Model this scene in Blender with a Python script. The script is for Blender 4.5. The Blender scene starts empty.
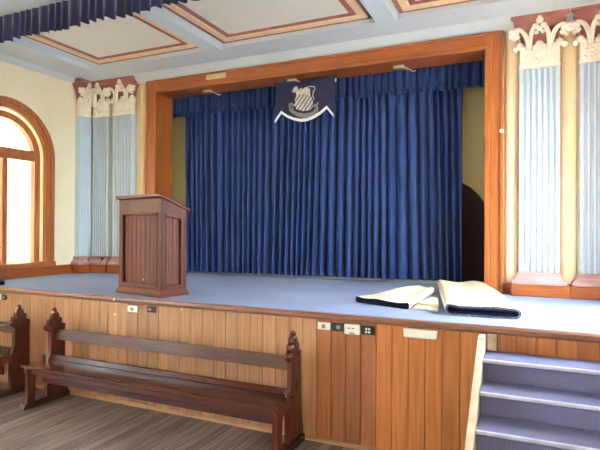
import bpy, bmesh, math, random
from mathutils import Vector, Matrix
random.seed(7)
PI = math.pi
SC = bpy.context.scene
COL = SC.collection
ZS = 1.06            # stage floor height

# ------------------------------------------------------------------ colours and materials
def lin(c):
    return tuple((v/12.92 if v <= .04045 else ((v+.055)/1.055)**2.4) for v in [x/255 for x in c]) + (1,)

def new_mat(name):
    m = bpy.data.materials.new(name); m.use_nodes = True
    nt = m.node_tree
    return m, nt, nt.nodes['Principled BSDF']

def noise_mix(nt, c1, c2, scale, stretch=(1, 1, 1), detail=5, lo=.35, hi=.65):
    tc = nt.nodes.new('ShaderNodeTexCoord'); mp = nt.nodes.new('ShaderNodeMapping')
    mp.inputs['Scale'].default_value = stretch
    nt.links.new(tc.outputs['Object'], mp.inputs['Vector'])
    n = nt.nodes.new('ShaderNodeTexNoise'); n.inputs['Scale'].default_value = scale
    n.inputs['Detail'].default_value = detail
    nt.links.new(mp.outputs[0], n.inputs['Vector'])
    r = nt.nodes.new('ShaderNodeValToRGB')
    r.color_ramp.elements[0].position = lo; r.color_ramp.elements[0].color = lin(c1)
    r.color_ramp.elements[1].position = hi; r.color_ramp.elements[1].color = lin(c2)
    nt.links.new(n.outputs['Fac'], r.inputs[0])
    return n, r

def plain(name, c, rough=.6, c2=None, scale=6, bump=0, bscale=60, metal=0, spec=.5, stretch=(1, 1, 1), sheen=0):
    m, nt, b = new_mat(name)
    c2 = c2 or tuple(max(0, v-8) for v in c)
    n, r = noise_mix(nt, c2, c, scale, stretch)
    nt.links.new(r.outputs[0], b.inputs['Base Color'])
    b.inputs['Roughness'].default_value = rough; b.inputs['Metallic'].default_value = metal
    b.inputs['Specular IOR Level'].default_value = spec
    if sheen: b.inputs['Sheen Weight'].default_value = sheen
    if bump:
        n2 = nt.nodes.new('ShaderNodeTexNoise'); n2.inputs['Scale'].default_value = bscale
        tc = nt.nodes.new('ShaderNodeTexCoord'); nt.links.new(tc.outputs['Object'], n2.inputs['Vector'])
        bp = nt.nodes.new('ShaderNodeBump'); bp.inputs['Strength'].default_value = bump; bp.inputs['Distance'].default_value = .01
        nt.links.new(n2.outputs['Fac'], bp.inputs['Height']); nt.links.new(bp.outputs[0], b.inputs['Normal'])
    return m

def wood(name, dark, light, axis, rough=.4, scale=3, spec=.5):
    st = [14, 14, 14]; st['xyz'.index(axis)] = .8
    m, nt, b = new_mat(name)
    n, r = noise_mix(nt, dark, light, scale, tuple(st), 6, .3, .7)
    nt.links.new(r.outputs[0], b.inputs['Base Color'])
    b.inputs['Roughness'].default_value = rough
    b.inputs['Specular IOR Level'].default_value = spec
    bp = nt.nodes.new('ShaderNodeBump'); bp.inputs['Strength'].default_value = .08; bp.inputs['Distance'].default_value = .005
    nt.links.new(n.outputs['Fac'], bp.inputs['Height']); nt.links.new(bp.outputs[0], b.inputs['Normal'])
    return m

def board_mat(name, dark, light, axis, rough):
    """wood whose boards each carry their own tint, stored as the mesh attribute 'tint'"""
    st = [14, 14, 14]; st['xyz'.index(axis)] = .7
    m, nt, b = new_mat(name)
    n, r = noise_mix(nt, dark, light, 3, tuple(st), 6, .25, .75)
    at = nt.nodes.new('ShaderNodeAttribute'); at.attribute_name = 'tint'
    mx = nt.nodes.new('ShaderNodeMix'); mx.data_type = 'RGBA'; mx.blend_type = 'MULTIPLY'
    mx.inputs['Factor'].default_value = 1
    nt.links.new(r.outputs[0], mx.inputs['A']); nt.links.new(at.outputs['Color'], mx.inputs['B'])
    nt.links.new(mx.outputs['Result'], b.inputs['Base Color'])
    b.inputs['Roughness'].default_value = rough
    return m

def glass_mat():
    m = bpy.data.materials.new('window_glass'); m.use_nodes = True
    nt = m.node_tree; nt.nodes.clear()
    o = nt.nodes.new('ShaderNodeOutputMaterial'); t = nt.nodes.new('ShaderNodeBsdfTransparent')
    t.inputs[0].default_value = (.96, .98, .97, 1)
    g = nt.nodes.new('ShaderNodeBsdfGlossy'); g.inputs['Roughness'].default_value = .02
    mx = nt.nodes.new('ShaderNodeMixShader'); mx.inputs[0].default_value = .05
    nt.links.new(t.outputs[0], mx.inputs[1]); nt.links.new(g.outputs[0], mx.inputs[2]); nt.links.new(mx.outputs[0], o.inputs[0])
    return m

def carpet_mat(name, c1, c2, ribs=None):
    m, nt, b = new_mat(name)
    tc = nt.nodes.new('ShaderNodeTexCoord')
    n = nt.nodes.new('ShaderNodeTexNoise'); n.inputs['Scale'].default_value = 140; n.inputs['Detail'].default_value = 3
    nt.links.new(tc.outputs['Object'], n.inputs['Vector'])
    src = n.outputs['Fac']
    if ribs:
        w = nt.nodes.new('ShaderNodeTexWave'); w.bands_direction = ribs; w.inputs['Scale'].default_value = 22
        w.inputs['Distortion'].default_value = .6
        nt.links.new(tc.outputs['Object'], w.inputs['Vector'])
        a = nt.nodes.new('ShaderNodeMath'); a.operation = 'ADD'
        wm = nt.nodes.new('ShaderNodeMath'); wm.operation = 'MULTIPLY_ADD'; wm.inputs[1].default_value = .35; wm.inputs[2].default_value = .32
        nt.links.new(w.outputs['Fac'], wm.inputs[0])
        nt.links.new(n.outputs['Fac'], a.inputs[0]); nt.links.new(wm.outputs[0], a.inputs[1])
        h = nt.nodes.new('ShaderNodeMath'); h.operation = 'MULTIPLY'; h.inputs[1].default_value = .5
        nt.links.new(a.outputs[0], h.inputs[0]); src = h.outputs[0]
    big = nt.nodes.new('ShaderNodeTexNoise'); big.inputs['Scale'].default_value = 1.3; big.inputs['Detail'].default_value = 4
    nt.links.new(tc.outputs['Object'], big.inputs['Vector'])
    ad = nt.nodes.new('ShaderNodeMath'); ad.operation = 'MULTIPLY_ADD'; ad.inputs[1].default_value = .35; ad.inputs[2].default_value = -.17
    nt.links.new(big.outputs['Fac'], ad.inputs[0])
    s2 = nt.nodes.new('ShaderNodeMath'); s2.operation = 'ADD'
    nt.links.new(src, s2.inputs[0]); nt.links.new(ad.outputs[0], s2.inputs[1])
    r = nt.nodes.new('ShaderNodeValToRGB')
    r.color_ramp.elements[0].position = .3; r.color_ramp.elements[0].color = lin(c1)
    r.color_ramp.elements[1].position = .7; r.color_ramp.elements[1].color = lin(c2)
    nt.links.new(s2.outputs[0], r.inputs[0]); nt.links.new(r.outputs[0], b.inputs['Base Color'])
    b.inputs['Roughness'].default_value = .95; b.inputs['Specular IOR Level'].default_value = .15
    bp = nt.nodes.new('ShaderNodeBump'); bp.inputs['Strength'].default_value = .4; bp.inputs['Distance'].default_value = .004
    nt.links.new(src, bp.inputs['Height']); nt.links.new(bp.outputs[0], b.inputs['Normal'])
    return m

def brick_mat(name, c1, c2, mortar):
    m, nt, b = new_mat(name)
    tc = nt.nodes.new('ShaderNodeTexCoord'); sep = nt.nodes.new('ShaderNodeSeparateXYZ'); cmb = nt.nodes.new('ShaderNodeCombineXYZ')
    nt.links.new(tc.outputs['Object'], sep.inputs[0])
    ad = nt.nodes.new('ShaderNodeMath'); ad.operation = 'ADD'
    nt.links.new(sep.outputs['X'], ad.inputs[0]); nt.links.new(sep.outputs['Y'], ad.inputs[1])
    nt.links.new(ad.outputs[0], cmb.inputs['X']); nt.links.new(sep.outputs['Z'], cmb.inputs['Y'])
    br = nt.nodes.new('ShaderNodeTexBrick'); nt.links.new(cmb.outputs[0], br.inputs['Vector'])
    br.inputs['Color1'].default_value = lin(c1); br.inputs['Color2'].default_value = lin(c2); br.inputs['Mortar'].default_value = lin(mortar)
    br.inputs['Scale'].default_value = 1; br.inputs['Brick Width'].default_value = .23; br.inputs['Row Height'].default_value = .086
    br.inputs['Mortar Size'].default_value = .008
    nt.links.new(br.outputs['Color'], b.inputs['Base Color']); b.inputs['Roughness'].default_value = .9
    return m

def floor_mat():
    m, nt, b = new_mat('worn_floorboards')
    tc = nt.nodes.new('ShaderNodeTexCoord')
    sep = nt.nodes.new('ShaderNodeSeparateXYZ'); nt.links.new(tc.outputs['Object'], sep.inputs[0])
    mu = nt.nodes.new('ShaderNodeMath'); mu.operation = 'MULTIPLY'; mu.inputs[1].default_value = 1/.085
    nt.links.new(sep.outputs['X'], mu.inputs[0])
    fl = nt.nodes.new('ShaderNodeMath'); fl.operation = 'FLOOR'; nt.links.new(mu.outputs[0], fl.inputs[0])
    fr = nt.nodes.new('ShaderNodeMath'); fr.operation = 'FRACT'; nt.links.new(mu.outputs[0], fr.inputs[0])
    wn = nt.nodes.new('ShaderNodeTexWhiteNoise'); wn.noise_dimensions = '1D'; nt.links.new(fl.outputs[0], wn.inputs['W'])
    mp = nt.nodes.new('ShaderNodeMapping'); mp.inputs['Scale'].default_value = (16, 1.1, 1)
    nt.links.new(tc.outputs['Object'], mp.inputs['Vector'])
    n = nt.nodes.new('ShaderNodeTexNoise'); n.inputs['Scale'].default_value = 2.2; n.inputs['Detail'].default_value = 7
    nt.links.new(mp.outputs[0], n.inputs['Vector'])
    n2 = nt.nodes.new('ShaderNodeTexNoise'); n2.inputs['Scale'].default_value = 1.6; n2.inputs['Detail'].default_value = 4
    nt.links.new(tc.outputs['Object'], n2.inputs['Vector'])
    a = nt.nodes.new('ShaderNodeMath'); a.operation = 'MULTIPLY_ADD'; a.inputs[1].default_value = .32
    nt.links.new(wn.outputs['Value'], a.inputs[0]); nt.links.new(n.outputs['Fac'], a.inputs[2])
    a2 = nt.nodes.new('ShaderNodeMath'); a2.operation = 'MULTIPLY_ADD'; a2.inputs[1].default_value = .35
    nt.links.new(n2.outputs['Fac'], a2.inputs[0]); nt.links.new(a.outputs[0], a2.inputs[2])
    r = nt.nodes.new('ShaderNodeValToRGB')
    e = r.color_ramp.elements
    e[0].position = .45; e[0].color = lin((76, 60, 57)); e[1].position = 1.0; e[1].color = lin((146, 126, 120))
    q = e.new(.72); q.color = lin((106, 88, 83))
    nt.links.new(a2.outputs[0], r.inputs[0])
    gt = nt.nodes.new('ShaderNodeMath'); gt.operation = 'LESS_THAN'; gt.inputs[1].default_value = .06
    nt.links.new(fr.outputs[0], gt.inputs[0])
    mx = nt.nodes.new('ShaderNodeMix'); mx.data_type = 'RGBA'
    nt.links.new(gt.outputs[0], mx.inputs['Factor']); nt.links.new(r.outputs[0], mx.inputs['A'])
    mx.inputs['B'].default_value = lin((40, 30, 26))
    nt.links.new(mx.outputs['Result'], b.inputs['Base Color'])
    b.inputs['Roughness'].default_value = .5
    bp = nt.nodes.new('ShaderNodeBump'); bp.inputs['Strength'].default_value = .25; bp.inputs['Distance'].default_value = .004
    nt.links.new(n.outputs['Fac'], bp.inputs['Height']); nt.links.new(bp.outputs[0], b.inputs['Normal'])
    return m

M = dict(
    cream=plain('cream_wall_paint', (246, 234, 206), .7, (241, 228, 198), 3, .05),
    peach=plain('peach_wall_paint', (240, 212, 176), .7, (234, 205, 168), 3, .05),
    tan=plain('backstage_wall_paint', (240, 230, 178), .8, (234, 224, 170), 3, .05),
    ceil_blue=plain('pale_blue_ceiling_paint', (228, 240, 250), .6, (224, 237, 248), 2),
    ceil_cream=plain('cream_ceiling_panel', (252, 250, 243), .7, (249, 247, 238), 3),
    maroon=plain('maroon_trim_paint', (164, 102, 94), .6, (150, 90, 84), 8),
    gold=plain('gilt_cream_moulding', (246, 218, 184), .5, (238, 206, 168), 8),
    shaft=plain('pale_blue_shaft_paint', (212, 226, 240), .55, (206, 221, 236), 3),
    capital=plain('cream_plaster_leaves', (253, 249, 238), .6, (246, 236, 216), 14, .3, 40),
    mauve=plain('mauve_base_moulding', (182, 146, 148), .55, (170, 132, 134), 5),
    frame_v=wood('orange_timber_upright', (130, 66, 24), (166, 93, 40), 'z', .38),
    frame_h=wood('orange_timber_head', (118, 58, 20), (156, 84, 34), 'x', .38),
    frame_y=wood('orange_timber_window', (136, 76, 42), (170, 100, 58), 'z', .4),
    nosing=wood('stage_nosing_timber', (112, 70, 54), (142, 94, 74), 'x', .35),
    panel=board_mat('stage_front_boards', (176, 124, 84), (222, 174, 130), 'z', .42),
    quarter=wood('pale_floor_bead_timber', (150, 112, 84), (186, 148, 116), 'x', .45),
    bench=wood('dark_polished_bench_timber', (52, 21, 15), (84, 38, 27), 'x', .22),
    bench_end=wood('dark_polished_bench_end_timber', (54, 21, 15), (90, 40, 28), 'z', .18),
    bench_foot=wood('dark_bench_foot_timber', (46, 26, 24), (74, 46, 42), 'y', .25),
    bench_red=plain('deep_red_bench_rail', (70, 18, 20), .4, (58, 14, 16), 6),
    lect=wood('lectern_timber', (66, 28, 20), (98, 47, 34), 'z', .4, 3, .3),
    lect_h=wood('lectern_top_timber', (74, 34, 24), (108, 57, 42), 'x', .28),
    lect_b=board_mat('lectern_infill_boards', (62, 24, 13), (108, 48, 30), 'z', .6),
    stagecarpet=carpet_mat('blue_grey_stage_carpet', (128, 138, 172), (162, 172, 206)),
    stepcarpet=carpet_mat('ribbed_step_carpet', (108, 108, 142), (136, 136, 174), 'X'),
    stepnose=plain('pale_step_nosing', (206, 204, 224), .4, (190, 188, 212), 12),
    stringer=plain('worn_cream_stringer_paint', (226, 214, 190), .55, (200, 182, 152), 9),
    curtain=plain('royal_blue_curtain_cloth', (33, 56, 108), .7, (28, 48, 96), 5, sheen=.05, spec=.3),
    valance=plain('royal_blue_valance_cloth', (30, 50, 100), .75, (24, 42, 86), 8, sheen=.05, spec=.3),
    pelmet=plain('dark_navy_pelmet_cloth', (28, 20, 72), .7, (16, 11, 42), 8, sheen=.3, spec=.3),
    banner=plain('banner_black_navy_cloth', (44, 42, 66), .8, (36, 34, 56), 9, spec=.2),
    white=plain('white_cloth_trim', (238, 238, 240), .7),
    silver=plain('silver_crest_thread', (214, 208, 196), .6, (180, 174, 160), 40),
    greycrest=plain('grey_crest_thread', (136, 132, 128), .7, (110, 106, 102), 40),
    backing=plain('cream_carpet_backing', (238, 222, 196), .9, (226, 208, 180), 10, .3, 120, spec=.1),
    navypile=plain('navy_carpet_pile', (34, 38, 66), .95, (24, 26, 48), 40, .5, 160, spec=.1),
    carpetedge=plain('grey_carpet_edge', (128, 128, 140), .9, (80, 82, 100), 60, .3, 160, spec=.1),
    plastic_w=plain('white_plastic', (250, 249, 244), .35),
    plastic_k=plain('black_plastic', (26, 24, 26), .35),
    plastic_g=plain('grey_plastic', (150, 152, 160), .4),
    metal=plain('dull_metal', (214, 206, 196), .4, metal=.2),
    creambox=plain('cream_metal_box', (232, 206, 160), .5, (206, 172, 124), 30),
    door=wood('dark_stained_door_timber', (34, 15, 9), (54, 26, 16), 'z', .7, 3, .2),
    brick=brick_mat('pale_cream_brick', (226, 214, 186), (214, 200, 168), (236, 230, 214)),
    brick_t=brick_mat('tan_brick', (176, 150, 104), (160, 132, 88), (214, 200, 166)),
    ground=plain('pale_paving', (236, 233, 226), .9, (226, 223, 214), 2),
    roof=plain('hall_ceiling_paint', (214, 222, 228), .8),
    glass=glass_mat(), floor=floor_mat(),
    batten=plain('lit_floor_strip', (216, 222, 214), .7),  # pale colour stands in for light on the floor behind the curtain
)

# ------------------------------------------------------------------ mesh builder
class MB:
    def __init__(s): s.bm = bmesh.new(); s.tints = {}
    def _merge(s, b, mi=0, mat=None):
        if mat: b.transform(mat)
        vs = [s.bm.verts.new(v.co) for v in b.verts]
        b.verts.index_update()
        out = []
        for f in b.faces:
            try:
                g = s.bm.faces.new([vs[v.index] for v in f.verts]); g.material_index = mi; out.append(g)
            except ValueError: pass
        b.free(); return out
    def box(s, x0, x1, y0, y1, z0, z1, bev=0, mi=0, mat=None, seg=1):
        b = bmesh.new(); bmesh.ops.create_cube(b, size=1)
        for v in b.verts:
            v.co = Vector((x0+(v.co.x+.5)*(x1-x0), y0+(v.co.y+.5)*(y1-y0), z0+(v.co.z+.5)*(z1-z0)))
        if bev: bmesh.ops.bevel(b, geom=b.edges[:], offset=bev, segments=seg, affect='EDGES', profile=.5)
        return s._merge(b, mi, mat)
    def prism(s, pts, axis, a, b_, mi=0, bev=0, mat=None, seg=1):
        """polygon in the plane across the axis: x->(y,z)  y->(x,z)  z->(x,y)"""
        def P(p, t): return {'x': (t, p[0], p[1]), 'y': (p[0], t, p[1]), 'z': (p[0], p[1], t)}[axis]
        b = bmesh.new()
        A = [b.verts.new(P(p, a)) for p in pts]; B = [b.verts.new(P(p, b_)) for p in pts]
        n = len(pts); b.faces.new(A); b.faces.new(B[::-1])
        for i in range(n): b.faces.new([A[i], B[i], B[(i+1) % n], A[(i+1) % n]])
        bmesh.ops.recalc_face_normals(b, faces=b.faces[:])
        if bev:
            es = [e for e in b.edges if len(e.link_faces) == 2 and any(len(f.verts) == n and n > 4 or False for f in e.link_faces)]
            if n <= 4: es = b.edges[:]
            bmesh.ops.bevel(b, geom=es, offset=bev, segments=seg, affect='EDGES', profile=.5)
        return s._merge(b, mi, mat)
    def tube(s, pts, r, n=8, mi=0, caps=True, flat=None):
        pts = [Vector(p) for p in pts]; rs = r if isinstance(r, (list, tuple)) else [r]*len(pts)
        rings = []; up = None
        for i, p in enumerate(pts):
            t = (pts[min(i+1, len(pts)-1)]-pts[max(i-1, 0)]).normalized()
            if up is None:
                up = Vector((0, 0, 1)) if abs(t.z) < .9 else Vector((0, 1, 0))
            u = (up-t*up.dot(t)).normalized(); w = t.cross(u); up = u
            rings.append([s.bm.verts.new(p+(u*math.cos(2*PI*k/n)+w*math.sin(2*PI*k/n))*rs[i]) for k in range(n)])
        for i in range(len(rings)-1):
            for k in range(n):
                f = s.bm.faces.new([rings[i][k], rings[i][(k+1) % n], rings[i+1][(k+1) % n], rings[i+1][k]]); f.material_index = mi
        if caps:
            f = s.bm.faces.new(rings[0][::-1]); f.material_index = mi
            f = s.bm.faces.new(rings[-1]); f.material_index = mi
    def ball(s, c, r, mi=0, sub=2, mat=None):
        b = bmesh.new(); bmesh.ops.create_icosphere(b, subdivisions=sub, radius=1)
        r = r if isinstance(r, (list, tuple)) else (r, r, r)
        for v in b.verts: v.co = Vector((c[0]+v.co.x*r[0], c[1]+v.co.y*r[1], c[2]+v.co.z*r[2]))
        return s._merge(b, mi, mat)
    def lathe(s, prof, c, n=24, a0=0, a1=2*PI, mi=0):
        full = abs(a1-a0-2*PI) < 1e-6; k = n if full else n+1
        rings = [[s.bm.verts.new((c[0]+r*math.cos(a0+(a1-a0)*i/n), c[1]+r*math.sin(a0+(a1-a0)*i/n), c[2]+z)) for i in range(k)] for r, z in prof]
        for j in range(len(rings)-1):
            for i in range(n):
                i2 = (i+1) % k
                f = s.bm.faces.new([rings[j][i], rings[j][i2], rings[j+1][i2], rings[j+1][i]]); f.material_index = mi
        for R, rev in ((rings[0], True), (rings[-1], False)):
            f = s.bm.faces.new(R[::-1] if rev else R); f.material_index = mi
    def grid(s, fn, nu, nv, mi=0):
        V = [[s.bm.verts.new(fn(i/nu, j/nv)) for i in range(nu+1)] for j in range(nv+1)]
        for j in range(nv):
            for i in range(nu):
                f = s.bm.faces.new([V[j][i], V[j][i+1], V[j+1][i+1], V[j+1][i]]); f.material_index = mi
    def ring_strip(s, pin, pout, axis, a, b_, mi=0):
        """solid between two equally long open polylines, extruded along axis"""
        for i in range(len(pin)-1):
            s.prism([pin[i], pin[i+1], pout[i+1], pout[i]], axis, a, b_, mi)
    def tint(s, faces, c):
        for f in faces: s.tints[f] = c

def build(name, mb, mats, parent=None, loc=None, world=False, angle=35, solid=0):
    me = bpy.data.meshes.new(name)
    bmesh.ops.recalc_face_normals(mb.bm, faces=mb.bm.faces[:])
    off = None
    if world and parent is not None: off = parent.location
    elif loc is not None: off = Vector(loc)
    if off is not None:
        bmesh.ops.translate(mb.bm, verts=mb.bm.verts[:], vec=-Vector(off))
    mb.bm.faces.index_update()
    tints = {f.index: c for f, c in mb.tints.items()} if mb.tints else None
    mb.bm.to_mesh(me)
    if tints:
        at = me.color_attributes.new('tint', 'FLOAT_COLOR', 'CORNER')
        for p in me.polygons:
            c = tints.get(p.index, (1, 1, 1))
            for li in p.loop_indices: at.data[li].color = (*c, 1)
    mb.bm.free()
    for m in (mats if isinstance(mats, (list, tuple)) else [mats]): me.materials.append(m)
    for p in me.polygons: p.use_smooth = True
    me.set_sharp_from_angle(angle=math.radians(angle))
    o = bpy.data.objects.new(name, me); COL.objects.link(o)
    if parent is not None: o.parent = parent
    elif loc is not None: o.location = loc
    if solid:
        md = o.modifiers.new('thickness', 'SOLIDIFY'); md.thickness = solid; md.offset = 0
    return o

def tag(o, label, cat, group=None, kind=None):
    if label: o['label'] = label
    if cat: o['category'] = cat
    if group: o['group'] = group
    if kind: o['kind'] = kind
    return o

def thing(name, label, cat, loc, rz=0, group=None):
    o = bpy.data.objects.new(name, None); COL.objects.link(o)
    o.empty_display_size = .1
    o.location = loc; o.rotation_euler = (0, 0, rz)
    return tag(o, label, cat, group)

def struct(name, mb, mats, parent=None, **k):
    o = build(name, mb, mats, parent, **k)
    if parent is None: o['kind'] = 'structure'
    return o

def arc(cx, cz, r, a0, a1, n=20):
    return [(cx+r*math.cos(a0+(a1-a0)*i/n), cz+r*math.sin(a0+(a1-a0)*i/n)) for i in range(n+1)]

# ------------------------------------------------------------------ camera
cam = bpy.data.cameras.new('camera'); co = bpy.data.objects.new('camera', cam); COL.objects.link(co)
cam.sensor_width = 36; cam.lens = 508.53/600*36; cam.clip_start = .05
yaw, pitch, roll = (math.radians(v) for v in (24.3074, .32844, .30161))
F = Vector((-math.sin(yaw)*math.cos(pitch), math.cos(yaw)*math.cos(pitch), math.sin(pitch)))
Rr = Vector((math.cos(yaw), math.sin(yaw), 0)); Up = Rr.cross(F)
c_, s_ = math.cos(roll), math.sin(roll)
R2 = c_*Rr+s_*Up; U2 = -s_*Rr+c_*Up
mw = Matrix((R2, U2, -F)).transposed().to_4x4(); mw.translation = Vector((0, -3.893, 1.75))
co.matrix_world = mw
SC.camera = co

# ------------------------------------------------------------------ room shell
HL, HR, HB = -8.2, 1.3, -8.6          # hall left, right, rear
AL, AR = -6.25, .95                   # side walls of the stage apron
mb = MB(); mb.box(HL, HR, HB, .3, -.15, 0); struct('floor', mb, M['floor'])
mb = MB(); mb.box(-30, 25, -30, 25, -.5, -.4); struct('ground', mb, M['ground'])

WY, WZ, WR = .56, 2.70, .63           # arched apron windows: centre, springing, opening radius
def apron_wall(name, x0, x1):
    b = MB()
    ya, yb = -.2, 2.0
    z0, z1 = ZS, 4.35
    left = [(ya, z0), (WY, z0), (WY, 1.19), (WY-WR, 1.19)]+arc(WY, WZ, WR, PI, PI/2, 16)+[(WY, z1), (ya, z1)]
    right = [(yb, z0), (yb, z1), (WY, z1)]+arc(WY, WZ, WR, PI/2, 0, 16)+[(WY+WR, 1.19), (WY, 1.19), (WY, z0)]
    b.prism(left, 'x', x0, x1); b.prism(right, 'x', x0, x1)
    return struct(name, b, M['cream'])
apron_wall('wall_left', AL-.3, AL)
apron_wall('wall_right', AR, AR+.3)

def arch_window(name, xf, sgn):
    """xf inner wall face, sgn points into the room"""
    t = thing(name, None, None, (xf, WY, 1.19)); t['kind'] = 'structure'
    def arch(r0, r1, xa, xb, zb=1.19):
        b = MB()
        pi_ = [(WY+r0, zb)]+arc(WY, WZ, r0, 0, PI, 32)+[(WY-r0, zb)]
        po = [(WY+r1, zb)]+arc(WY, WZ, r1, 0, PI, 32)+[(WY-r1, zb)]
        b.ring_strip(pi_, po, 'x', xa, xb); return b
    a = arch(.60, .74, xf-.02*sgn, xf+.045*sgn)
    pi_ = [(WY+.66, 1.19)]+arc(WY, WZ, .66, 0, PI, 32)+[(WY-.66, 1.19)]
    po = [(WY+.72, 1.19)]+arc(WY, WZ, .72, 0, PI, 32)+[(WY-.72, 1.19)]
    a.ring_strip(pi_, po, 'x', xf+.03*sgn, xf+.062*sgn)
    build('architrave', a, M['frame_y'], t, world=True)
    a = arch(.49, .575, xf-.14*sgn, xf-.05*sgn)
    build('window_frame', a, M['frame_y'], t, world=True)
    b = MB(); b.box(xf-.13*sgn, xf-.045*sgn, WY-.5, WY+.5, 2.655, 2.80, .012); build('transom', b, M['frame_y'], t, world=True)
    b = MB(); b.box(xf-.125*sgn, xf-.06*sgn, WY+.02, WY+.10, 1.24, 2.66, .01); build('mullion', b, M['frame_y'], t, world=True)
    b = MB(); b.box(xf-.25*sgn, xf+.07*sgn, WY-.76, WY+.76, 1.185, 1.255, .012); build('window_sill', b, M['frame_y'], t, world=True)
    b = MB(); b.prism([(WY-.5, 1.25), (WY+.5, 1.25)]+arc(WY, WZ, .5, 0, PI, 24), 'x', xf-.10*sgn, xf-.096*sgn)
    build('glass_pane', b, M['glass'], t, world=True)
    return t
arch_window('window_1', AL, 1)
arch_window('window_2', AR, -1)

# proscenium wall: piers beside and above the opening (frame spans x -5.08..-.26)
FL, FR, FT = -5.10, -.262, 3.87
mb = MB()
mb.box(AL-.3, FL+.06, 2.0, 2.3, ZS, 4.35); mb.box(FR-.06, AR+.3, 2.0, 2.3, ZS, 4.35)
mb.box(FL+.06, FR-.06, 2.0, 2.3, FT-.08, 4.35)
struct('wall_proscenium', mb, M['cream'])
# backstage box
mb = MB(); mb.box(-5.9, .7, 2.78, 2.95, ZS, 4.35); struct('wall_back', mb, M['tan'])
mb = MB(); mb.box(-5.9, -5.75, 2.3, 2.78, ZS, 4.35); struct('wall_stage_left', mb, M['tan'])
mb = MB(); mb.box(.55, .7, 2.3, 2.78, ZS, 4.35); struct('wall_stage_right', mb, M['tan'])
mb = MB(); mb.box(-5.9, .7, 2.0, 2.95, 4.36, 4.45); struct('ceiling_backstage', mb, M['roof'])
# arched doorway on the back wall, mostly behind the curtain
d = thing('door_1', None, None, (-1.02, 2.78, ZS)); d['kind'] = 'structure'
mb = MB(); mb.prism([(-1.56, ZS), (-.46, ZS)]+arc(-1.01, 1.83, .55, 0, PI, 20), 'y', 2.735, 2.785); build('door_leaf', mb, M['door'], d, world=True)
# hall walls
def wall_with_windows(name, xa, xb, wins, z0, z1, ya, yb):
    b = MB(); ys = [ya]
    for w0, w1 in wins: ys += [w0, w1]
    ys.append(yb)
    for i in range(0, len(ys), 2): b.box(xa, xb, ys[i], ys[i+1], -.15, 4.8)
    for w0, w1 in wins:
        b.box(xa, xb, w0, w1, -.15, z0); b.box(xa, xb, w0, w1, z1, 4.8)
    return struct(name, b, M['cream'])
HW = [(-7.6, -6.4), (-5.2, -4.0), (-2.8, -1.6)]
wall_with_windows('wall_hall_left', HL-.3, HL, HW, 1.3, 3.7, HB-.3, 0)
HWR = [(-7.6, -6.4), (-5.7, -4.5)]
wall_with_windows('wall_hall_right', HR, HR+.3, HWR, 1.3, 3.7, HB-.3, 0)
mb = MB()
RW = []
xs = [HL] + [v for w in RW for v in w] + [HR]
for i in range(0, len(xs), 2): mb.box(xs[i], xs[i+1], HB-.3, HB, -.15, 4.8)
for a, b in RW: mb.box(a, b, HB-.3, HB, -.15, 1.3); mb.box(a, b, HB-.3, HB, 3.7, 4.8)
struct('wall_hall_rear', mb, M['cream'])
wn = 3
def rect_window(horizontal, fixed, a, b_, sgn):
    global wn
    t = thing('window_%d' % wn, None, None, (fixed, (a+b_)/2, 1.3) if not horizontal else ((a+b_)/2, fixed, 1.3)); t['kind'] = 'structure'; wn += 1
    f = MB(); g = MB()
    def bx(m, u0, u1, d0, d1, z0, z1):
        if horizontal: m.box(u0, u1, fixed+d0*sgn, fixed+d1*sgn, z0, z1)
        else: m.box(fixed+d0*sgn, fixed+d1*sgn, u0, u1, z0, z1)
    bx(f, a, a+.07, -.2, .03, 1.3, 3.7); bx(f, b_-.07, b_, -.2, .03, 1.3, 3.7)
    bx(f, a, b_, -.2, .03, 1.3, 1.37); bx(f, a, b_, -.2, .03, 3.63, 3.7); bx(f, a, b_, -.16, -.08, 2.5, 2.57)
    bx(f, (a+b_)/2-.025, (a+b_)/2+.025, -.16, -.08, 1.3, 3.7)
    bx(g, a+.05, b_-.05, -.125, -.12, 1.35, 3.65)
    build('window_frame', f, M['frame_y'], t, world=True); build('glass_pane', g, M['glass'], t, world=True)
for w in HW: rect_window(False, HL, *w, 1)
for w in HWR: rect_window(False, HR, *w, -1)
for w in RW: rect_window(True, HB, *w, 1)
# hall front wall beside the stage opening
mb = MB()
mb.box(HL, AL, -.2, .1, ZS+.02, 4.8); mb.box(AR, HR, -.2, .1, ZS+.02, 4.8)
mb.box(AL, AR, -.2, .1, 4.36, 4.8)
struct('wall_front', mb, M['cream'])
mb = MB(); mb.box(HL-.3, HR+.3, HB-.3, -.2, 4.66, 4.8); struct('ceiling_hall', mb, M['roof'])

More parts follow.
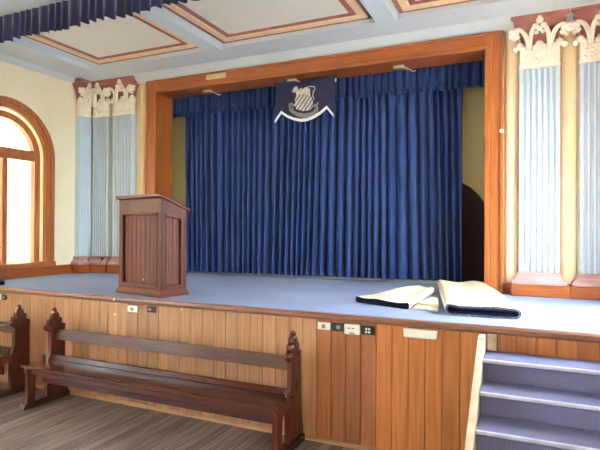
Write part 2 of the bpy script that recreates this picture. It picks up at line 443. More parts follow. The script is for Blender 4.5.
# ------------------------------------------------------------------ apron ceiling
mb = MB()
mb.box(AL-.02, AR+.02, -.25, 2.02, 4.03, 4.36)
mb.box(AL, AR, 1.40, 2.0, 3.96, 4.03)                         # border along the proscenium
mb.box(AL, -5.66, -.25, 1.40, 3.96, 4.03); mb.box(.72, AR, -.25, 1.40, 3.96, 4.03)
ceil = struct('ceiling', mb, M['ceil_blue'])
beams = ((-3.665, -3.45), (-1.495, -1.275))
for x0, x1 in beams:
    mb = MB(); mb.box(x0, x1, -.25, 1.41, 3.93, 4.03, .006); build('beam', mb, M['ceil_blue'], ceil)
for x0, x1 in ((-5.47, -3.69), (-3.425, -1.53), (-1.25, .55)):
    y0, y1 = -.2, 1.385
    mb = MB(); mb.box(x0+.2, x1-.2, y0+.2, y1-.2, 4.015, 4.03); fld = build('ceiling_panel', mb, M['ceil_cream'], ceil)
    def rect_frame(b, i0, i1, za, zb, bev=0):
        b.box(x0+i0, x1-i0, y1-i1, y1-i0, za, zb, bev); b.box(x0+i0, x1-i0, y0+i0, y0+i1, za, zb, bev)
        b.box(x0+i0, x0+i1, y0+i1, y1-i1, za, zb, bev); b.box(x1-i1, x1-i0, y0+i1, y1-i1, za, zb, bev)
    mb = MB(); rect_frame(mb, 0, .045, 4.005, 4.03); rect_frame(mb, .14, .205, 4.010, 4.03)
    for k in range(int((x1-x0-.34)/.03)):                       # dotted inner line
        mb.ball((x0+.17+.03*k, y1-.172, 4.008), .008, sub=1)
    build('moulding_line', mb, M['maroon'], fld)
    mb = MB(); rect_frame(mb, .045, .14, 3.995, 4.03, .012); build('moulding', mb, M['gold'], fld)
# cornice cove above the frame and along the left wall
mb = MB(); mb.prism([(2.0, FT), (1.955, FT), (1.94, FT+.015), (1.93, FT+.03), (1.83, 3.945), (1.80, 3.962), (2.0, 3.962)], 'x', -6.2, .9)
struct('trim_1', mb, M['ceil_blue'])
mb = MB(); mb.prism([(-6.26, 3.90), (-6.225, 3.90), (-6.14, 3.962), (-6.26, 3.962)], 'y', -.2, 2.0); struct('trim_2', mb, M['ceil_blue'])
# deep beam over the front of the stage, from which the pelmet hangs
mb = MB(); mb.box(HL, HR, -.85, -.3, 3.985, 4.68, .01); struct('trim_3', mb, M['ceil_blue'])
mb = MB(); mb.box(AL, AR, -.32, -.18, 4.0, 4.4); struct('trim_4', mb, M['ceil_blue'])

# skirtings
mb = MB(); mb.box(AL, AL+.035, -.2, 1.66, ZS, 1.19, .008); struct('baseboard_left', mb, M['frame_h'])
mb = MB(); mb.box(FR-.01, AR, 1.955, 2.0, ZS, 1.17, .006); mb.box(AL, FL+.01, 1.955, 2.0, ZS, 1.17, .006); struct('baseboard_proscenium', mb, M['frame_h'])

# ------------------------------------------------------------------ stage
st = thing('stage', 'raised stage with vertical timber board front and blue grey carpet', 'stage', (-2.7, 0, 0))
mb = MB(); mb.prism([(HL, -.01), (HR, -.01), (HR, .1), (AR+.3, .1), (AR+.3, 2.95), (AL-.3, 2.95), (AL-.3, .1), (HL, .1)], 'z', ZS-.05, ZS)
build('carpet', mb, M['stagecarpet'], st, world=True)
mb = MB(); pitch_b = .1262; x = -1.472-54*pitch_b
rnd = random.Random(3)
while x < HR:
    x1 = min(x+pitch_b, HR); x0 = max(x, HL)
    if x1 > x0+.01:
        fs = mb.box(x0+.0008, x1-.0008, -.006, .02, .02, 1.02, .004)
        k = rnd.uniform(.80, 1.12)
        if x < -1.60: c = (.66*k, .61*k, .62*k)
        elif x < -1.1: k *= .9; c = (.58*k, .38*k, .30*k)
        else: c = (.72*k, .455*k, .25*k)
        mb.tint(fs, c)
    x += pitch_b
build('front_panelling', mb, M['panel'], st, world=True)
mb = MB(); mb.box(HL, HR, .02, .06, 0, 1.02); build('framing', mb, M['door'], st, world=True)
mb = MB()
mb.prism([(.02, 1.005), (-.03, 1.005), (-.042, 1.013), (-.046, 1.03), (-.042, 1.046), (-.03, 1.056), (.0, 1.058), (.02, 1.058)], 'x', HL, HR)
build('nosing', mb, M['nosing'], st, world=True)
mb = MB(); mb.prism([(-.005, 0), (-.03, 0), (-.028, .012), (-.018, .022), (-.005, .028)], 'x', HL, HR); build('quarter_round', mb, M['quarter'], st, world=True)

# ------------------------------------------------------------------ proscenium frame
fr = thing('proscenium_frame', 'wide orange polished timber frame around the blue curtain opening', 'frame', ((FL+FR)/2, 1.93, ZS))
W = .185
for x0, s in ((FL, 1), (FR, -1)):
    b = MB()
    def bx(u0, u1, y0, y1, bev=0):
        a, c = sorted((x0+s*u0, x0+s*u1)); b.box(a, c, y0, y1, ZS, FT-.001 if u0 < .03 else FT-W+.01, bev)
    bx(.0, W+.0, 1.93, 2.29); bx(-.0, .03, 1.905, 1.96, .01); bx(.13, W, 1.915, 1.95, .008)
    p = build('post', b, M['frame_v'], fr, world=True)
b = MB(); b.box(FL, FR, 1.931, 2.288, FT-W, FT); b.box(FL, FR, 1.906, 1.96, FT-.03, FT, .01); b.box(FL+W-.05, FR-W+.05, 1.916, 1.95, FT-W, FT-W+.05, .008)
build('head', b, M['frame_h'], fr, world=True)

# ------------------------------------------------------------------ pilasters
def capital_mesh(w, h):
    """leaf capital, local: x across (centre 0), -y outwards, z up from 0"""
    b = MB()
    b.box(-w/2, w/2, -.035, .05, 0, .20, .006)
    b.box(-w/2-.012, w/2+.012, -.045, .05, -.012, .012, .005)
    r = random.Random(int(w*1000))
    for k in range(26):                                           # carved foliage on the block
        b.ball((r.uniform(-w/2+.03, w/2-.03), -.035, r.uniform(.03, .19)), (r.uniform(.015, .03), .016, r.uniform(.012, .028)), sub=1)
    for u in (-w*.5, -.0, w*.5):                                   # lobed top of the block
        for dx, dz, rr in ((0, .03, .042), (-.04, .0, .034), (.04, 0, .034)):
            b.ball((u+dx*(w/.36), -.03, .20+dz), (rr, .028, rr), sub=2)
    def curl(x0, x1, top, lean):
        pts = []
        for i in range(9):
            t = i/8; x = x0+(x1-x0)*(t**1.7); z = .16+(top-.16)*math.sin(t*PI/2*1.12)/math.sin(PI/2*1.0)
            pts.append((x, -.055-.05*t, min(z, top)))
        b.tube(pts, [.027-.008*i/8 for i in range(9)], 8)
        return pts[-1]
    for sx in (-1, 1):
        xs = sx*w*.26
        e = curl(xs, sx*w*.62, .385, 1)
        for dx, dz, rr in ((0, -.03, .045), (.035*sx, -.055, .035), (-.02*sx, -.075, .032), (.01*sx, -.10, .024), (.045*sx, -.015, .026)):
            b.ball((e[0]+dx, -.10, e[2]+dz), (rr, .03, rr*.85), sub=2)
        curl(xs, sx*.02, .40, 1)
    for dx, dz, rr in ((0, .455, .038), (-.038, .40, .034), (.038, .40, .034), (0, .37, .03), (-.03, .335, .024), (.03, .335, .024), (0, .485, .02)):
        b.ball((dx, -.10, dz), (rr, .03, rr*.9), sub=2)
    return b

def pilaster(label, w, at, rz, shaft_mat, group='fluted pilasters beside the stage opening', oh=(1, 1), poh=None):
    """at = point on the wall at stage level, local -y outwards"""
    t = thing('pilaster', label, 'pilaster', at, rz, group)
    D = .10
    b = MB()
    pl, pr_ = poh or [.075*k if k > 0 else k for k in oh]
    b.box(-w/2-pl, w/2+pr_, -D-.085, .0, 0, .122, .006); build('plinth', b, M['frame_h'], t)
    b = MB()
    prof = [(.065, .122), (.070, .135), (.070, .15), (.060, .165), (.035, .185), (.022, .205), (.020, .212), (.026, .22), (.026, .235), (.012, .245), (.0, .25)]
    for (o0, z0), (o1, z1) in zip(prof[:-1], prof[1:]):
        v = []
        for o, z in ((o0, z0), (o1, z1)):
            ol, orr = [(o*k if k > 0 else k) for k in oh]; v.append([b.bm.verts.new(p) for p in ((-w/2-ol, .0, z), (-w/2-ol, -D-o, z), (w/2+orr, -D-o, z), (w/2+orr, .0, z))])
        for i in range(3): b.bm.faces.new([v[0][i], v[0][i+1], v[1][i+1], v[1][i]])
    build('base_moulding', b, M['mauve'], t, angle=20)
    b = MB()                                                       # fluted shaft
    pts = [(-w/2, 0), (-w/2, -D)]
    nf = 6; m = .022; fw = (w-2*m)/nf
    for k in range(nf):
        c0 = -w/2+m+k*fw
        pts.append((c0+.010, -D))
        for i in range(1, 7):
            a = PI*i/7; pts.append((c0+fw/2-(fw/2-.010)*math.cos(a), -D+.034*math.sin(a)))
        pts.append((c0+fw-.010, -D))
    pts += [(w/2, -D), (w/2, 0)]
    for i in range(len(pts)-1):
        p, q = pts[i], pts[i+1]
        f = b.bm.faces.new([b.bm.verts.new((p[0], p[1], .245)), b.bm.verts.new((q[0], q[1], .245)), b.bm.verts.new((q[0], q[1], 2.37)), b.bm.verts.new((p[0], p[1], 2.37))])
    bmesh.ops.remove_doubles(b.bm, verts=b.bm.verts[:], dist=1e-5)
    build('shaft', b, shaft_mat, t, angle=30)
    b = capital_mesh(w, .5); bmesh.ops.translate(b.bm, verts=b.bm.verts[:], vec=(0, -D+.03, 2.37))
    cap = build('capital', b, M['capital'], t)
    b = MB()                                                       # maroon bell and abacus
    prof = [(-.02, 2.37), (-.02, 2.60), (-.005, 2.70), (.02, 2.77), (.055, 2.82), (.06, 2.83), (.06, 2.862), (.085, 2.87), (.085, 2.895)]
    for (o0, z0), (o1, z1) in zip(prof[:-1], prof[1:]):
        v = []
        for o, z in ((o0, z0), (o1, z1)):
            v.append([b.bm.verts.new(p) for p in ((-w/2-o, .0, z), (-w/2-o, -D-o, z), (w/2+o, -D-o, z), (w/2+o, .0, z))])
        for i in range(3): b.bm.faces.new([v[0][i], v[0][i+1], v[1][i+1], v[1][i]])
    build('abacus', b, M['maroon'], cap, angle=20)
    return t
YW = 2.0
pilaster('pale blue fluted pilaster on the front wall directly left of the proscenium frame', .36, (-5.52, YW, ZS), 0, M['shaft'], oh=(.35, 1))
pilaster('pale blue fluted pilaster in the left corner, on the front wall beside the side wall', .30, (-5.96, YW, ZS), 0, M['shaft'], oh=(.25, .6))
pilaster('fluted pilaster on the left side wall between the arched window and the corner', .215, (AL, 1.80, ZS), PI/2, M['shaft'], oh=(1, -.09))
pilaster('bright white fluted pilaster directly right of the proscenium frame', .375, (.088, YW, ZS), 0, M['shaft'], poh=(.075, .0905))
pilaster('greyish fluted pilaster at the far right edge of the picture', .375, (.645, YW, ZS), 0, M['shaft'], poh=(.0905, .075))
# slim half round wall shafts between the pilasters
for i, (x, r) in enumerate(((-.178, .066), (.365, .075), (-5.735, .045), (-5.22, .055))):
    b = MB(); b.lathe([(r*.5, 0), (r*.8, .012), (r*.96, .04), (r, .08), (r, 2.83)], (0, 0, ZS+.115), 20)
    bmesh.ops.scale(b.bm, verts=b.bm.verts[:], vec=(1, .5, 1)); bmesh.ops.translate(b.bm, verts=b.bm.verts[:], vec=(x, 1.992, 0))
    struct('trim_%d' % (5+i), b, M['peach'])

# ------------------------------------------------------------------ curtains
def pleat(x, f, ph):
    return math.sin(x*f+ph+1.3*math.sin(x*f*.23+ph)+.7*math.sin(x*f*.071))
CX0, CX1 = -4.80, -.74
def cfn(u, v):
    x = CX0+(CX1-CX0)*u; z0 = 1.078+.035*u; z = z0+(3.80-z0)*v
    a = .058*(1-.3*v)
    lean = .05*math.sin(x*1.7)*(1-v)
    y = 2.50+a*(1-1.9*abs(math.sin((x+lean)*31+1.1*math.sin((x+lean)*6.7)+.6*math.sin(x*2.3))))+.009*pleat(x+lean*1.5, 88, 2)+.02*math.sin(x*5.3+1)*(1-v*.5)
    g = max(0, 1-abs(x+1.75)/.22)                                    # diagonal drag fold near the right
    y += .02*g*math.sin((x+1.75-.12*(v-.5))*40)*(1-v)
    return (x, y, z)
b = MB(); b.grid(cfn, 760, 14)
o = build('stage_curtain', b, M['curtain'], loc=((CX0+CX1)/2, 2.5, 1.09), angle=180)
tag(o, 'full width royal blue pleated curtain closing the stage opening', 'curtain')
VX0, VX1 = -5.02, -.36
def vfn(u, v):
    x = VX0+(VX1-VX0)*u
    fr_ = .5+.5*math.sin(x*2*PI/.092)
    z0 = 3.425-.016*abs(math.sin(x*PI/.092)); z = z0+(3.80-z0)*v
    k = (1-v)
    amp = .010+.016*k
    pin = math.exp(-((z-3.475)/.012)**2)
    y = 2.375+amp*pleat(x, 2*PI/.092, .4)*(1-.75*pin)+.007*pleat(x, 110, 1)+.02*pin-.01*k
    return (x, y, z)
b = MB(); b.grid(vfn, 760, 22)
o = build('valance', b, M['valance'], loc=((VX0+VX1)/2, 2.38, 3.43), angle=180)
tag(o, 'short frilled blue valance across the top of the stage curtain', 'valance')
def pfn(u, v):
    x = -6.18+7.0*u
    z0 = 3.735-.018*abs(math.sin(x*PI/.11+.6*math.sin(x*3)))-.01*math.sin(x*7); z = z0+(4.0-z0)*v
    y = -.262+(.022*(1-v)+.008)*pleat(x, 2*PI/.11, .2)
    return (x, y, z)
b = MB(); b.grid(pfn, 640, 8)
o = build('pelmet', b, M['pelmet'], loc=(-2.7, -.26, 3.74), angle=180)
tag(o, 'dark navy gathered pelmet hanging below the ceiling beam at top left', 'pelmet')
b = MB(); b.box(-4.9, -.9, 2.60, 2.64, ZS, ZS+.055, .004); struct('trim_9', b, M['batten'])  # added pale strip imitating the lit floor under the curtain hem

# ------------------------------------------------------------------ banner with crest
bn = thing('banner', 'black navy banner with silver crest and white edging, hanging before the curtain', 'banner', (-2.66, 2.1, 3.12))
BY = 2.1
bot = [(-3.078, 3.147), (-2.986, 3.262), (-2.90, 3.20), (-2.80, 3.155), (-2.70, 3.132), (-2.62, 3.132), (-2.53, 3.158), (-2.43, 3.205), (-2.345, 3.269), (-2.25, 3.153)]
b = MB(); b.prism(bot+[(-2.235, 3.665), (-3.075, 3.665)], 'y', BY, BY+.012); build('cloth', b, M['banner'], bn, world=True)
b = MB()
for p, q in zip(bot[:-1], bot[1:]):
    b.prism([(p[0], p[1]-.006), (q[0], q[1]-.006), (q[0], q[1]+.03), (p[0], p[1]+.03)], 'y', BY-.006, BY+.016)
o = build('edging', b, M['white'], bn, world=True); o['label'] = 'white bottom edging'
b = MB(); b.tube([(-3.10, BY+.006, 3.665), (-2.22, BY+.006, 3.665)], .012, 8); build('rod', b, M['plastic_k'], bn, world=True)
for x in (-3.0, -2.3):
    b = MB(); b.tube([(x, BY+.006, 3.665), (x, BY+.006, 3.685)], .004, 6); build('cord', b, M['white'], bn, world=True)
b = MB(); b.ball((-2.225, BY-.005, 3.61), (.012, .01, .025)); build('tassel', b, M['white'], bn, world=True)
def Z(zx, zy):                                                       # crest drawing units to banner metres
    k = .0141/5.62
    return (-2.66+(zx-250)*k, 3.385+(242-(zy+.14*(zx-247)))*k)
def clip(poly, nx, nz, d, keep):
    out = []
    for i in range(len(poly)):
        p, q = poly[i], poly[(i+1) % len(poly)]
        a, c = (p[0]*nx+p[1]*nz-d)*keep, (q[0]*nx+q[1]*nz-d)*keep
        if a >= 0: out.append(p)
        if (a >= 0) != (c >= 0):
            t = a/(a-c); out.append((p[0]+(q[0]-p[0])*t, p[1]+(q[1]-p[1])*t))
    return out
cr = MB()
shield = [(212, 205), (285, 205), (300, 240), (302, 262), (285, 285), (245, 292), (207, 284), (196, 262), (200, 235)]
nx, nz = math.cos(math.radians(35)), math.sin(math.radians(35))
dmin = min(p[0]*nx+p[1]*nz for p in shield)
for k in range(9):
    d0 = dmin+2+17*k
    pl = clip(clip(shield, nx, nz, d0, 1), nx, nz, d0+11, -1)
    if len(pl) > 2: cr.prism([Z(*p) for p in pl], 'y', BY-.008, BY+.004)
for pl in ([(195, 170), (212, 166), (222, 200), (208, 212)], [(215, 190), (235, 172), (248, 205), (222, 208)], [(240, 180), (262, 168), (275, 205), (250, 206)],
           [(262, 172), (284, 176), (285, 205), (270, 206)]):
    cr.prism([Z(*p) for p in pl], 'y', BY-.008, BY+.004)
def stroke(pts, w):
    P = [Z(*p) for p in pts]
    cr.tube([(x, BY-.003, z) for x, z in P], w, 6)
for c in ((198, 182), (206, 176), (192, 190)): z_ = Z(*c); cr.ball((z_[0], BY-.002, z_[1]), (.024, .008, .022))
stroke([(262, 172), (285, 163), (310, 166), (312, 178), (302, 190), (300, 212), (306, 232)], .006)
o = build('crest', cr, M['silver'], bn, world=True); o['label'] = 'silver striped shield crest'
cr = MB()
sc = [(166, 285), (185, 300), (215, 315), (250, 319), (285, 313), (312, 300), (330, 280)]
for p, q in zip(sc[:-1], sc[1:]):
    cr.prism([Z(p[0], p[1]-14), Z(q[0], q[1]-14), Z(q[0], q[1]+8), Z(p[0], p[1]+8)], 'y', BY-.007, BY+.004)
for x, y in ((168, 262), (180, 258), (190, 268), (172, 275), (318, 262), (326, 250), (310, 262), (322, 272), (185, 288), (312, 286)):
    z_ = Z(x, y); cr.ball((z_[0], BY-.001, z_[1]), (.018, .007, .026), sub=1)
build('scroll', cr, M['greycrest'], bn, world=True)

# small brackets with hooks under the frame head, and the box on its face
for k, (x, lab) in enumerate(((-4.12, 'small metal hook bracket under the frame head at its left end'), (-2.80, 'small metal hook bracket just above the crested banner'),
                              (-1.40, 'small metal hook bracket under the frame head right of the banner'))):
    t = thing('hook_bracket', lab, 'bracket', (x, 2.1, FT-W), 0, 'hook brackets under the frame head')
    b = MB(); b.box(-.09, .04, -.03, .03, -.02, 0, .003); build('plate', b, M['metal'], t)
    b = MB(); b.tube([(.0, 0, -.015), (.06, .0, -.03), (.14, .03, -.075), (.17, .03, -.07)], .008, 6); build('hook', b, M['metal'], t)
t = thing('junction_box', 'small cream box fixed on the frame head near its left end', 'box', (-3.88, 1.93, 3.77))
b = MB(); b.box(-.155, .155, -.035, 0, 0, .065, .006); build('case', b, M['creambox'], t)
b = MB(); b.box(-.03, .05, -.04, -.03, .015, .045, .003); build('face_plate', b, M['metal'], t)
for x in (-.11, .11):
    b = MB(); b.ball((x, -.036, .03), (.015, .006, .015)); build('screw', b, M['metal'], t)
b = MB(); b.lathe([(.022, 0), (.022, .014), (.014, .02)], (0, 0, 0), 16); bmesh.ops.rotate(b.bm, verts=b.bm.verts[:], matrix=Matrix.Rotation(PI/2, 3, 'X'))
bmesh.ops.translate(b.bm, verts=b.bm.verts[:], vec=(-.275, 1.905, 2.79))
tag(build('button', b, M['plastic_w'], loc=(-.275, 1.905, 2.79)), 'tiny white button on the right post of the timber frame', 'button')

# ------------------------------------------------------------------ lectern
lw, ld = .705, .315
L = thing('lectern', 'brown panelled timber lectern with sloping top at the stage edge', 'lectern', (-3.575, .29, ZS), math.radians(-13))
hf, hb = .978, .868                                                  # height at the audience side and at the speaker side
slope = (hb-hf)/ld
b = MB()
b.box(-.375, .375, -.18, .18, 0, .03, .005); b.prism([(-.178, .03), (.178, .03), (.168, .045), (.16, .06), (-.16, .06), (-.168, .045)], 'x', -.362, .362)
b.box(-.366, .366, -.17, .17, .03, .05, .006)
build('base_moulding', b, M['lect_h'], L)
def side_z(y): return hf+slope*(y+ld/2)
b = MB()
b.prism([(-ld/2+.03, .05), (ld/2-.03, .05), (ld/2-.03, side_z(ld/2-.03)), (-ld/2+.03, side_z(-ld/2+.03))], 'x', -lw/2+.03, lw/2-.03)
# stiles and rails of the front and rear faces
for s in (-1, 1):
    ya, yb = sorted((s*ld/2, s*(ld/2-.03))); ht = hf if s < 0 else hb
    b.box(-lw/2, -lw/2+.055, ya, yb, .05, ht-.005, .004); b.box(lw/2-.055, lw/2, ya, yb, .05, ht-.005, .004)
    b.box(-lw/2+.05, lw/2-.05, ya, yb, .05, .10, .003); b.box(-lw/2+.05, lw/2-.05, ya, yb, ht-.145, ht-.005, .003)
for s in (-1, 1):                                                     # side faces
    xa, xb = sorted((s*lw/2, s*(lw/2-.03)))
    b.prism([(-ld/2+.003, .05), (-ld/2+.06, .05), (-ld/2+.06, side_z(-ld/2+.06)), (-ld/2+.003, hf)], 'x', xa, xb)
    b.prism([(ld/2-.06, .05), (ld/2-.003, .05), (ld/2-.003, hb), (ld/2-.06, side_z(ld/2-.06))], 'x', xa, xb)
    b.box(xa, xb, -ld/2+.06, ld/2-.06, .05, .10)
    b.prism([(-ld/2+.06, side_z(-ld/2+.06)-.14), (ld/2-.06, side_z(ld/2-.06)-.10), (ld/2-.06, side_z(ld/2-.06)), (-ld/2+.06, side_z(-ld/2+.06))], 'x', xa, xb)
body = build('body', b, M['lect'], L)
def infill(name, horizontal, s):
    m = MB(); rr = random.Random(5+int(s)+horizontal)
    if horizontal:
        n = 8; a0, a1 = -lw/2+.055, lw/2-.055
        for i in range(n):
            u0 = a0+(a1-a0)*i/n; u1 = a0+(a1-a0)*(i+1)/n
            y = s*(ld/2-.022); f = m.box(u0+.001, u1-.001, min(y, y-s*.012), max(y, y-s*.012), .09, (hf if s < 0 else hb)-.14, .003)
            k = rr.uniform(.8, 1.15); m.tint(f, (k, k, k))
    else:
        n = 4; a0, a1 = -ld/2+.06, ld/2-.06
        for i in range(n):
            u0 = a0+(a1-a0)*i/n; u1 = a0+(a1-a0)*(i+1)/n; x_ = s*(lw/2-.022)
            f = m.box(min(x_, x_-s*.012), max(x_, x_-s*.012), u0+.001, u1-.001, .09, side_z(u1)-.09, .003)
            k = rr.uniform(.85, 1.2); m.tint(f, (k, k*.95, k*.9))
    return build(name, m, M['lect_b'], L)
infill('front_panel', True, -1); infill('rear_panel', True, 1); infill('side_panel', False, 1); infill('side_panel', False, -1)
b = MB()                                                              # raised bead around each panel
x0, x1, z0, z1 = -lw/2+.05, lw/2-.05, .095, hf-.14
for q in ((x0, x0+.025, z0, z1), (x1-.025, x1, z0, z1), (x0, x1, z0, z0+.025), (x0, x1, z1-.025, z1)):
    b.box(q[0], q[1], -ld/2-.014, -ld/2+.02, q[2], q[3], .008)
for s in (-1, 1):
    y0, y1 = -ld/2+.055, ld/2-.055; xa, xb = sorted((s*(lw/2+.014), s*(lw/2-.02)))
    zt0, zt1 = side_z(y0)-.135, side_z(y1)-.10
    b.box(xa, xb, y0, y0+.022, z0, zt0, .007); b.box(xa, xb, y1-.022, y1, z0, zt1, .007); b.box(xa, xb, y0, y1, z0, z0+.022, .007)
    b.prism([(y0, zt0-.022), (y1, zt1-.022), (y1, zt1), (y0, zt0)], 'x', xa, xb)
build('panel_moulding', b, M['lect_h'], L)
b = MB()
yo0, yo1 = -ld/2-.035, ld/2+.04
b.prism([(yo0, side_z(yo0)-.002), (yo1, side_z(yo1)-.002), (yo1, side_z(yo1)+.026), (yo0, side_z(yo0)+.026)], 'x', -lw/2-.014, lw/2+.02, bev=.006)
top = build('top', b, M['lect_h'], L)
b = MB(); b.box(-lw/2+.04, lw/2-.04, ld/2+.0, ld/2+.022, side_z(ld/2)+.02, side_z(ld/2)+.045, .004); build('book_stop', b, M['lect_h'], top)
b = MB(); b.ball((.05, -ld/2+.018, .16), (.012, .006, .012)); build('keyhole_button', b, M['metal'], L)

# ------------------------------------------------------------------ pews
BX0, BX1 = -4.43, -1.70
def pew():
    t = thing('bench', 'long dark timber bench with carved pointed ends, in front of the stage', 'bench', ((BX0+BX1)/2, -.25, 0), 0, 'dark benches along the stage front')
    half = (BX1-BX0)/2
    # local y = world y + .25
    o_ = .25
    b = MB(); b.prism([(-.545+o_, .396), (-.552+o_, .402), (-.552+o_, .414), (-.54+o_, .424), (-.235+o_, .416), (-.235+o_, .392)], 'x', -half-.005, half+.012, bev=0)
    build('seat', b, M['bench'], t)
    b = MB(); b.box(-half+.05, half-.05, -.475+o_, -.45+o_, .315, .396, .004); build('seat_apron', b, M['bench'], t)
    b = MB(); b.box(-half+.05, half-.05, -.36+o_, -.335+o_, .215, .33, .004); o = build('stretcher', b, M['bench_red'], t); o['label'] = 'deep red stretcher'
    b = MB(); b.prism([(-.215+o_, .612), (-.185+o_, .612), (-.165+o_, .708), (-.172+o_, .716), (-.198+o_, .716)], 'x', -half+.03, half-.03); build('back_rail', b, M['bench'], t)
    b = MB(); b.box(-half+.03, half-.03, -.25+o_, -.225+o_, .415, .47, .005); build('lower_rail', b, M['bench'], t)
    for s in (-1, 1):
        xa, xb = sorted((s*half, s*(half-.05)))
        b = MB()
        up = [(-.30, .05), (-.30, .395), (-.285, .44), (-.262, .50), (-.258, .60), (-.262, .69), (-.285, .70), (-.305, .722), (-.305, .745), (-.288, .765), (-.268, .768), (-.28, .79), (-.275, .815), (-.255, .828), (-.24, .826), (-.245, .85), (-.235, .872), (-.218, .88), (-.20, .912),
              (-.182, .88), (-.165, .872), (-.155, .85), (-.16, .826), (-.145, .828), (-.125, .815), (-.12, .79), (-.132, .768), (-.112, .765), (-.095, .745), (-.085, .722), (-.085, .70), (-.082, .32), (-.07, .25), (-.052, .17), (-.04, .11), (-.036, .05)]
        b.prism([(y+o_, z) for y, z in up], 'x', xa, xb, bev=.004)
        leg = [(-.515, .05), (-.43, .05), (-.425, .27), (-.41, .31), (-.38, .335), (-.34, .34), (-.31, .33), (-.29, .33), (-.29, .395), (-.52, .395), (-.525, .36), (-.51, .33)]
        b.prism([(y+o_, z) for y, z in leg], 'x', xa+.004, xb-.004)
        # carved bosses, pierced quatrefoil and knob
        for (y, z, r) in ((-.20, .865, .016), (-.235, .80, .022), (-.165, .80, .022), (-.20, .755, .022), (-.265, .73, .022), (-.128, .73, .022)):
            for xx in (xa-.002, xb+.002): b.ball((xx, y+o_, z), (.009, r, r))
        for (y, z) in ((-.17, .505), (-.17, .465), (-.19, .485), (-.15, .485)):
            for xx in (xa, xb): b.ball((xx, y+o_, z), (.008, .013, .013))
        for y, z in ((-.30, .735), (-.09, .735), (-.20, .905)):
            b.ball(((xa+xb)/2, y+o_, z), (.027, .02, .022))
        e = build('bench_end', b, M['bench_end'], t)
        b = MB(); b.lathe([(.012, 0), (.02, .01), (.012, .02), (.02, .034), (.016, .048), (.004, .054)], ((xa+xb)/2, -.315+o_, .422), 14); build('knob', b, M['bench_foot'], e)
        b = MB(); b.prism([(-.56+o_, 0), (-.033+o_, 0), (-.033+o_, .04), (-.04+o_, .055), (-.10+o_, .06), (-.50+o_, .06), (-.55+o_, .05), (-.56+o_, .03)], 'x', xa-.012, xb+.012); build('foot', b, M['bench_foot'], e)
    return t
def copy_tree(o, parent=None):
    c = o.copy(); COL.objects.link(c); c.parent = parent
    for ch in o.children: copy_tree(ch, c)
    return c
bench = pew()
b2 = copy_tree(bench); b2.location.x += -3.21
bench['label'] = 'long dark timber bench with carved ends, whole, below the lectern'
b2['label'] = 'dark timber bench cut off by the left edge, only its right end showing'

# ------------------------------------------------------------------ stairs
sx0, sx1 = -.283, AR-.06
S = thing('stairs', 'blue grey carpeted stairs with pale nosings rising to the stage at right', 'stairs', (.4, -.3, 0))
levels = [(.883, -.31), (.734, -.545), (.585, -.79), (.44, -1.04), (.293, -1.29), (.147, -1.54)]
c_mb, n_mb = MB(), MB()
prev = -.02
for i, (z, yn) in enumerate(levels):
    zb = levels[i+1][0] if i+1 < len(levels) else 0
    c_mb.box(sx0, sx1, yn+.012, prev, z-.028, z, .003)
    c_mb.box(sx0, sx1, yn+.045, yn+.06, zb, z-.02)
    n_mb.prism([(yn+.03, z-.022), (yn+.004, z-.022), (yn-.003, z-.016), (yn-.005, z-.008), (yn-.002, z+.000), (yn+.010, z+.0025), (yn+.014, z+.0025), (yn+.03, z-.004)], 'x', sx0+.001, sx1)
    prev = yn+.055
build('carpet_tread', c_mb, M['stepcarpet'], S, world=True)
o = build('step_nosing', n_mb, M['stepnose'], S, world=True); o['label'] = 'pale step nosings'
def stz(y): return .925+.61*(y+.31)
b = MB()
pts = [(-.06, 1.003), (-.20, 1.003), (-.205, stz(-.205)), (-1.70, stz(-1.70)), (-1.70, 0), (-1.45, 0), (-.06, .62)]
b.prism(pts, 'x', -.325, -.284, bev=.004); build('stringer', b, M['stringer'], S, world=True)
b = MB(); b.prism(pts, 'x', sx1, sx1+.04, bev=.004); build('stringer', b, M['stringer'], S, world=True)
b = MB(); b.box(-.272, -.213, -.03, -.006, .883, 1.003, .003); o = build('batten', b, M['stringer'], S, world=True); o['label'] = 'pale upright batten'

